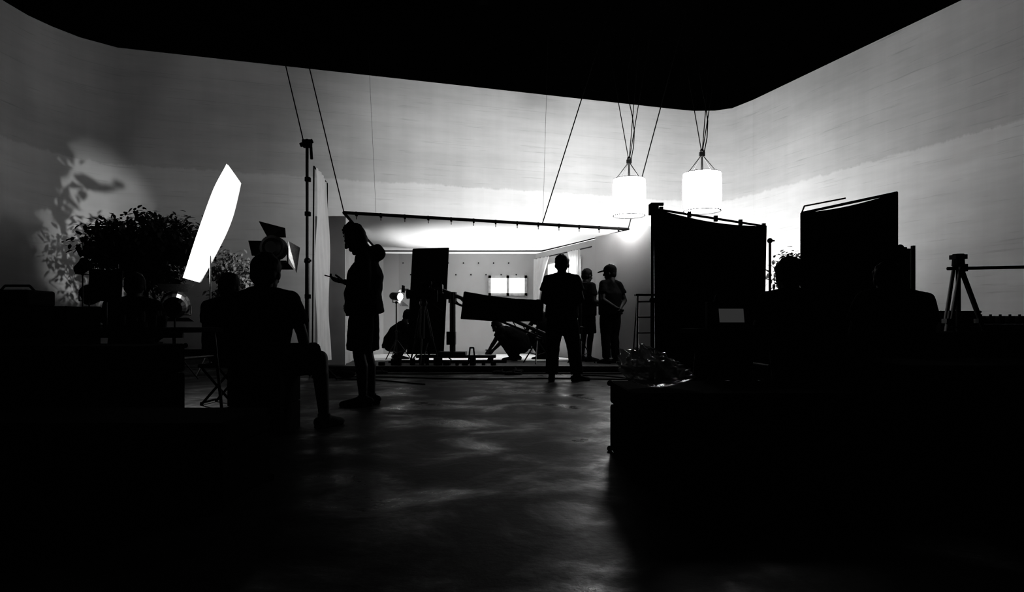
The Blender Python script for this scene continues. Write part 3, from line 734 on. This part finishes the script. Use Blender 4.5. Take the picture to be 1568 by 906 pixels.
person('crouching_man', (.66, 13.1, PZ), -60, SQUAT, dict(pel=(0, -.1, .42), hR=(.09, -.09, .42), hL=(-.09, -.09, .42), wai=(0, -.09, .53), che=(0, 0, .71), nec=(0, .1, .92), hed=(0, .16, 1.06), sR=(.18, .07, .87), sL=(-.18, .07, .87), eR=(.22, .25, .66), eL=(-.22, .25, .66)), hp=15, bulk=1.15, loose=.02)
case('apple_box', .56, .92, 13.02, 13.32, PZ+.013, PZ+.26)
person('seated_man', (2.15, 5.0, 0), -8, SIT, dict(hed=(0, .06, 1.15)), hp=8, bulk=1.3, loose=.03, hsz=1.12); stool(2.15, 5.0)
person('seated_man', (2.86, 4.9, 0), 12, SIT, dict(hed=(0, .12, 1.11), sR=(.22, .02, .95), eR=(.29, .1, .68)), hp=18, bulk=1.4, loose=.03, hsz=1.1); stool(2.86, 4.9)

# ------------------------------------------------------------------ foreground right
table('folding_table', 1.22, 1.84, 4.3, 4.75, .75)
e = grp('laptop', (1.6, 4.6, .75)); B().box((1.57, 4.55, .762), (.3, .2, .016), (0, 0, .05)).obj('keyboard_base', M_plast, e, bevel=.004)
B().box((1.57, 4.68, .85), (.24, .012, .17), (-.2, 0, .05)).obj('screen_lid', M_plast, e, bevel=.004)
B().box((1.57, 4.671, .84), (.18, .004, .10), (-.2, 0, .05)).obj('lit_screen', M_screen, e)
e = grp('drink_carton', (1.38, 4.5, .75)); B().box((1.375, 4.5, .84), (.075, .07, .18)).obj('carton', M_pot, e, bevel=.004)
B().box((1.382, 4.463, .84), (.04, .004, .13)).cyl((1.39, 4.5, .93), (1.41, 4.5, .99), .004).obj('label_and_straw', M_white, e)
e = grp('folded_blanket', (1.45, 4.25, .5))
def f(u, v):
    return V((1.20+u*.36, 4.27-.02*math.sin(u*9)-.012*math.sin(v*14), .70-v*.28+.01*math.sin(u*7)))
B().sheet(f, 16, 12).obj('hanging_cloth', M_cloth, e, smooth=True, solid=.03)
case('flight_case', .60, 2.0, 3.22, 4.0, 0, .43)
case('flight_case', 2.1, 3.6, 3.35, 4.15, 0, .56)
case('flight_case', 3.75, 5.6, 4.6, 5.3, 0, .5)
case('flight_case', 2.1, 3.5, 2.3, 3.1, 0, .34)
case('storage_trunk', 3.5, 5.35, 9.0, 9.6, 0, .98)
case('storage_trunk', 3.8, 4.9, 5.6, 6.0, 0, .72)
e = grp('clear_plastic_bag', (.72, 3.5, .44))
k = B(); us, ufs = unit_sphere(72, 48); out = []
for p in us:
    co_ = V(p); n = mn.ridged_multi_fractal(co_*1.9, .9, 2.1, 5, 1., 2.)*.20+mn.noise(co_*2.5)*.22
    r = .74+n; z = (co_.z+1)*.5
    out.append((.77+co_.x*.19*r, 3.52+co_.y*.18*r, .436+z*.185*r*(1-.3*co_.x)))
k.add(out, ufs); k.obj('film', M_film, e, smooth=True)

e = grp('wooden_tripod', (6.15, 9, 0)); k = B(); top = V((6.15, 9, 1.66))
for (fx, fy) in ((5.72, 8.75), (6.62, 8.8), (6.2, 9.5)):
    ft = V((fx, fy, .02)); md = top.lerp(ft, .5); s_ = (ft-top).cross(V((0, 0, 1))).normalized()*.045
    for q in (-1, 1): k.cyl(top+s_*q, md+s_*q*.8, .024)
    k.cyl(top.lerp(ft, .42), ft, .028); k.box(md, (.12, .1, .06))
    k.cyl(V((6.15, 9, .75)), top.lerp(ft, .55), .012)
k.obj('legs', M_metal, e)
B().cyl((6.15, 9, 1.6), (6.15, 9, 1.76), .08, .07).box((6.15, 9, 1.72), (.16, .14, .06)).cyl((6.15, 9, .7), (6.15, 9, 1.6), .03).obj('bowl_head', M_plast, e)
B().cyl((6.0, 9, 1.56), (8.0, 9, 1.6), .022).box((6.2, 9, 1.57), (.1, .1, .1)).obj('boom_arm', M_plast, e)
stand_parts(e, 7.95, 9.02, 0, 1.6, .016, .4)
case('storage_trunk', 6.5, 7.1, 9.9, 10.5, 0, 1.0)
case('storage_trunk', 7.15, 8.7, 9.9, 10.5, 0, .80)
e = grp('battery_charger_rack', (7.6, 10.1, .80)); k = B()
for i in range(8): k.box((7.25+i*.15, 10.1, .87), (.08, .1, .11)); k.cyl((7.25+i*.15, 10.1, .92), (7.25+i*.15, 10.1, .95), .018)
k.bb(7.18, 8.4, 10.02, 10.18, .802, .83); k.obj('charger_and_batteries', M_plast, e)
case('equipment_case', 5.6, 6.4, 7.4, 8.0, 0, .62)

def pair(x, y, a):
    e = grp('pair_of_slippers', (x, y, 0))
    for i, q in enumerate((-.07, .08)):
        t = V((math.cos(a+q*2), math.sin(a+q*2), 0)); l = t.cross(V((0, 0, 1))); o = V((x, y, 0))+l*q*1.3+t*q
        k = B(); k.loft([o+t*u+V((0, 0, h*.6)) for u, w_, h in SHOE], [(w_, h*.6) for u, w_, h in SHOE], l, 16); k.limb([o+t*.05+l*.04+V((0, 0, .03)), o+t*.07+V((0, 0, .075)), o+t*.05-l*.04+V((0, 0, .03))], [.014, .014, .014])
        k.obj('slipper_%d' % (i+1), M_shoe, e, voxel=.008, it=1)
pair(-.15, 10.4, .2); pair(.12, 10.75, 2.4); pair(-2.3, 10.6, .9)
e = grp('floor_cables', (0, 9.5, 0)); k = B()
for (a, b, w_, s_) in (((-2.6, 9.7), (2.0, 9.2), .12, 1), ((-2.2, 10.4), (1.9, 10.5), .06, 3), ((1.1, 10.3), (2.0, 8.6), .15, 5), ((-2.9, 9.9), (-1.2, 8.6), .1, 2)):
    pts = []
    for i in range(41):
        t = i/40; pts.append(V((a[0]+(b[0]-a[0])*t+w_*math.sin(t*5+s_), a[1]+(b[1]-a[1])*t+w_*math.sin(t*9+s_), .012)))
    k.tube(pts, .010, 6)
k.obj('cables', M_plast, e)
e = grp('sandbag', (-2.75, 9.9, 0)); k = B(); k.sph((-2.72, 9.85, .06), (.2, .12, .06)); k.sph((-2.5, 9.8, .055), (.16, .11, .055)); k.tube([V((-2.7, 9.85, .1)), V((-2.61, 9.83, .15)), V((-2.52, 9.8, .1))], .012); k.obj('bags', M_cloth, e, voxel=.012)

# ------------------------------------------------------------------ lights
def light(kind, name, loc, target, power, parent=None, size=.1, sy=None, cone=None, blend=.2):
    d = bpy.data.lights.new(name, kind); d.energy = power
    if kind == 'AREA': d.size = size; d.shape = 'RECTANGLE'; d.size_y = sy or size
    else: d.shadow_soft_size = size
    if cone: d.spot_size = math.radians(cone); d.spot_blend = blend
    o = bpy.data.objects.new(name, d); o.location = loc
    o.rotation_euler = (V(target)-V(loc)).to_track_quat('-Z', 'Y').to_euler(); sc.collection.objects.link(o)
    if parent: adopt(o, parent)
    return o
def added_flood(x, y, tx, ty, tz, power):  # added lamps, hidden from view, to brighten the back wall
    e = grp('added_flood_light', (x, y, 0))
    a = math.atan2(ty-y, tx-x)-math.pi/2
    k = B(); k.box((x, y, .22), (1.0, .12, .22), (0, 0, a)); k.box((x-.4*math.cos(a), y-.4*math.sin(a), .06), (.05, .3, .12), (0, 0, a)); k.box((x+.4*math.cos(a), y+.4*math.sin(a), .06), (.05, .3, .12), (0, 0, a))
    k.obj('housing', M_plast, e, bevel=.01)
    light('AREA', 'added_flood_beam', (x-.12*math.sin(a), y+.12*math.cos(a), .36), (tx, ty, tz), power, e, .9, .16)
added_flood(-1.6, 16.6, -1.6, 19.5, 6.0, 55)
added_flood(0.6, 16.7, 0.6, 20.2, 6.5, 90)
added_flood(2.8, 16.9, 3.0, 20.9, 6.5, 130)
added_flood(5.0, 17.2, 6.4, 21.9, 6.5, 280)
le = bpy.data.objects['barndoor_lamp']
light('SPOT', 'lamp_beam', (LX, 11.5, LZ), (LX, 18, 2.75), 90, le, .05, cone=98, blend=.12)
# ceiling-hung lamps
def hung(name, pos, tgt, power, size, cone, blend):
    e = grp(name, pos); p = V(pos); d = (V(tgt)-p).normalized(); s_ = d.orthogonal().normalized()
    B().loft([p-d*.35, p-d*.3, p-d*.03], [(.08,)*2, (.13,)*2, (.15,)*2], s_, 20).cyl(p-d*.2, (p.x-d.x*.2, p.y-d.y*.2, 7.99), .015).obj('housing', M_ceil, e)
    light('SPOT', 'beam', p, tgt, power, e, size, cone=cone, blend=blend)
hung('hanging_silk_key_lamp', (-.6, 13.9, 7.5), (-.6, 13.9, 2.6), 1900, .12, 60, 1.)
hung('added_wall_wash_lamp', (-1.2, 11.2, 7.5), (-1.0, 19.8, 4.6), 900, .12, 84, 1.)  # added lamp out of view, lifts the middle of the back wall
hung('added_wall_wash_lamp', (3.6, 12.4, 7.5), (4.2, 21.3, 4.9), 1250, .12, 88, 1.)  # second added wash, also out of view, for the wall's right half
p = V((-6.3, 14.2, 1.3)); tg = V((-10.7, 16.6, 3.1)); d = (tg-p).normalized(); s_ = d.cross(V((0, 0, 1))).normalized(); u_ = s_.cross(d)
e = grp('raking_spot_lamp', (-6.3, 14.2, 0)); stand_parts(e, -6.3, 14.2, 0, 1.15, .014, .3)
B().loft([p-d*.2, p-d*.16, p-d*.02], [(.06,)*2, (.1,)*2, (.11,)*2], s_, 18).obj('housing', M_plast, e)
k = B()
for q in (-1, 1):
    a_ = p+d*.16+s_*(q*.028); b_ = p+d*.04+s_*(q*.16)
    k.face((a_+u_*.14, a_-u_*.14, b_-u_*.14, b_+u_*.14))
k.obj('barn_doors', M_plast, e, solid=.003)
light('SPOT', 'spot_beam', p, tg, 420, e, .022, cone=44, blend=.5)

w = bpy.data.worlds.new('studio_dark'); sc.world = w; w.use_nodes = True
w.node_tree.nodes['Background'].inputs[0].default_value = (0, 0, 0, 1); w.node_tree.nodes['Background'].inputs[1].default_value = 0

cd = bpy.data.cameras.new('camera'); co = bpy.data.objects.new('camera', cd); sc.collection.objects.link(co)
co.location = (0, 0, .76); co.rotation_euler = (math.radians(90), 0, 0)
cd.sensor_width = 36; cd.lens = 22.96; cd.shift_y = .030; cd.clip_end = 100
sc.camera = co
sc.view_settings.view_transform = 'Standard'
for lk in ('High Contrast', 'Medium High Contrast'):
    try: sc.view_settings.look = lk; break
    except Exception as ex: print('look', ex)
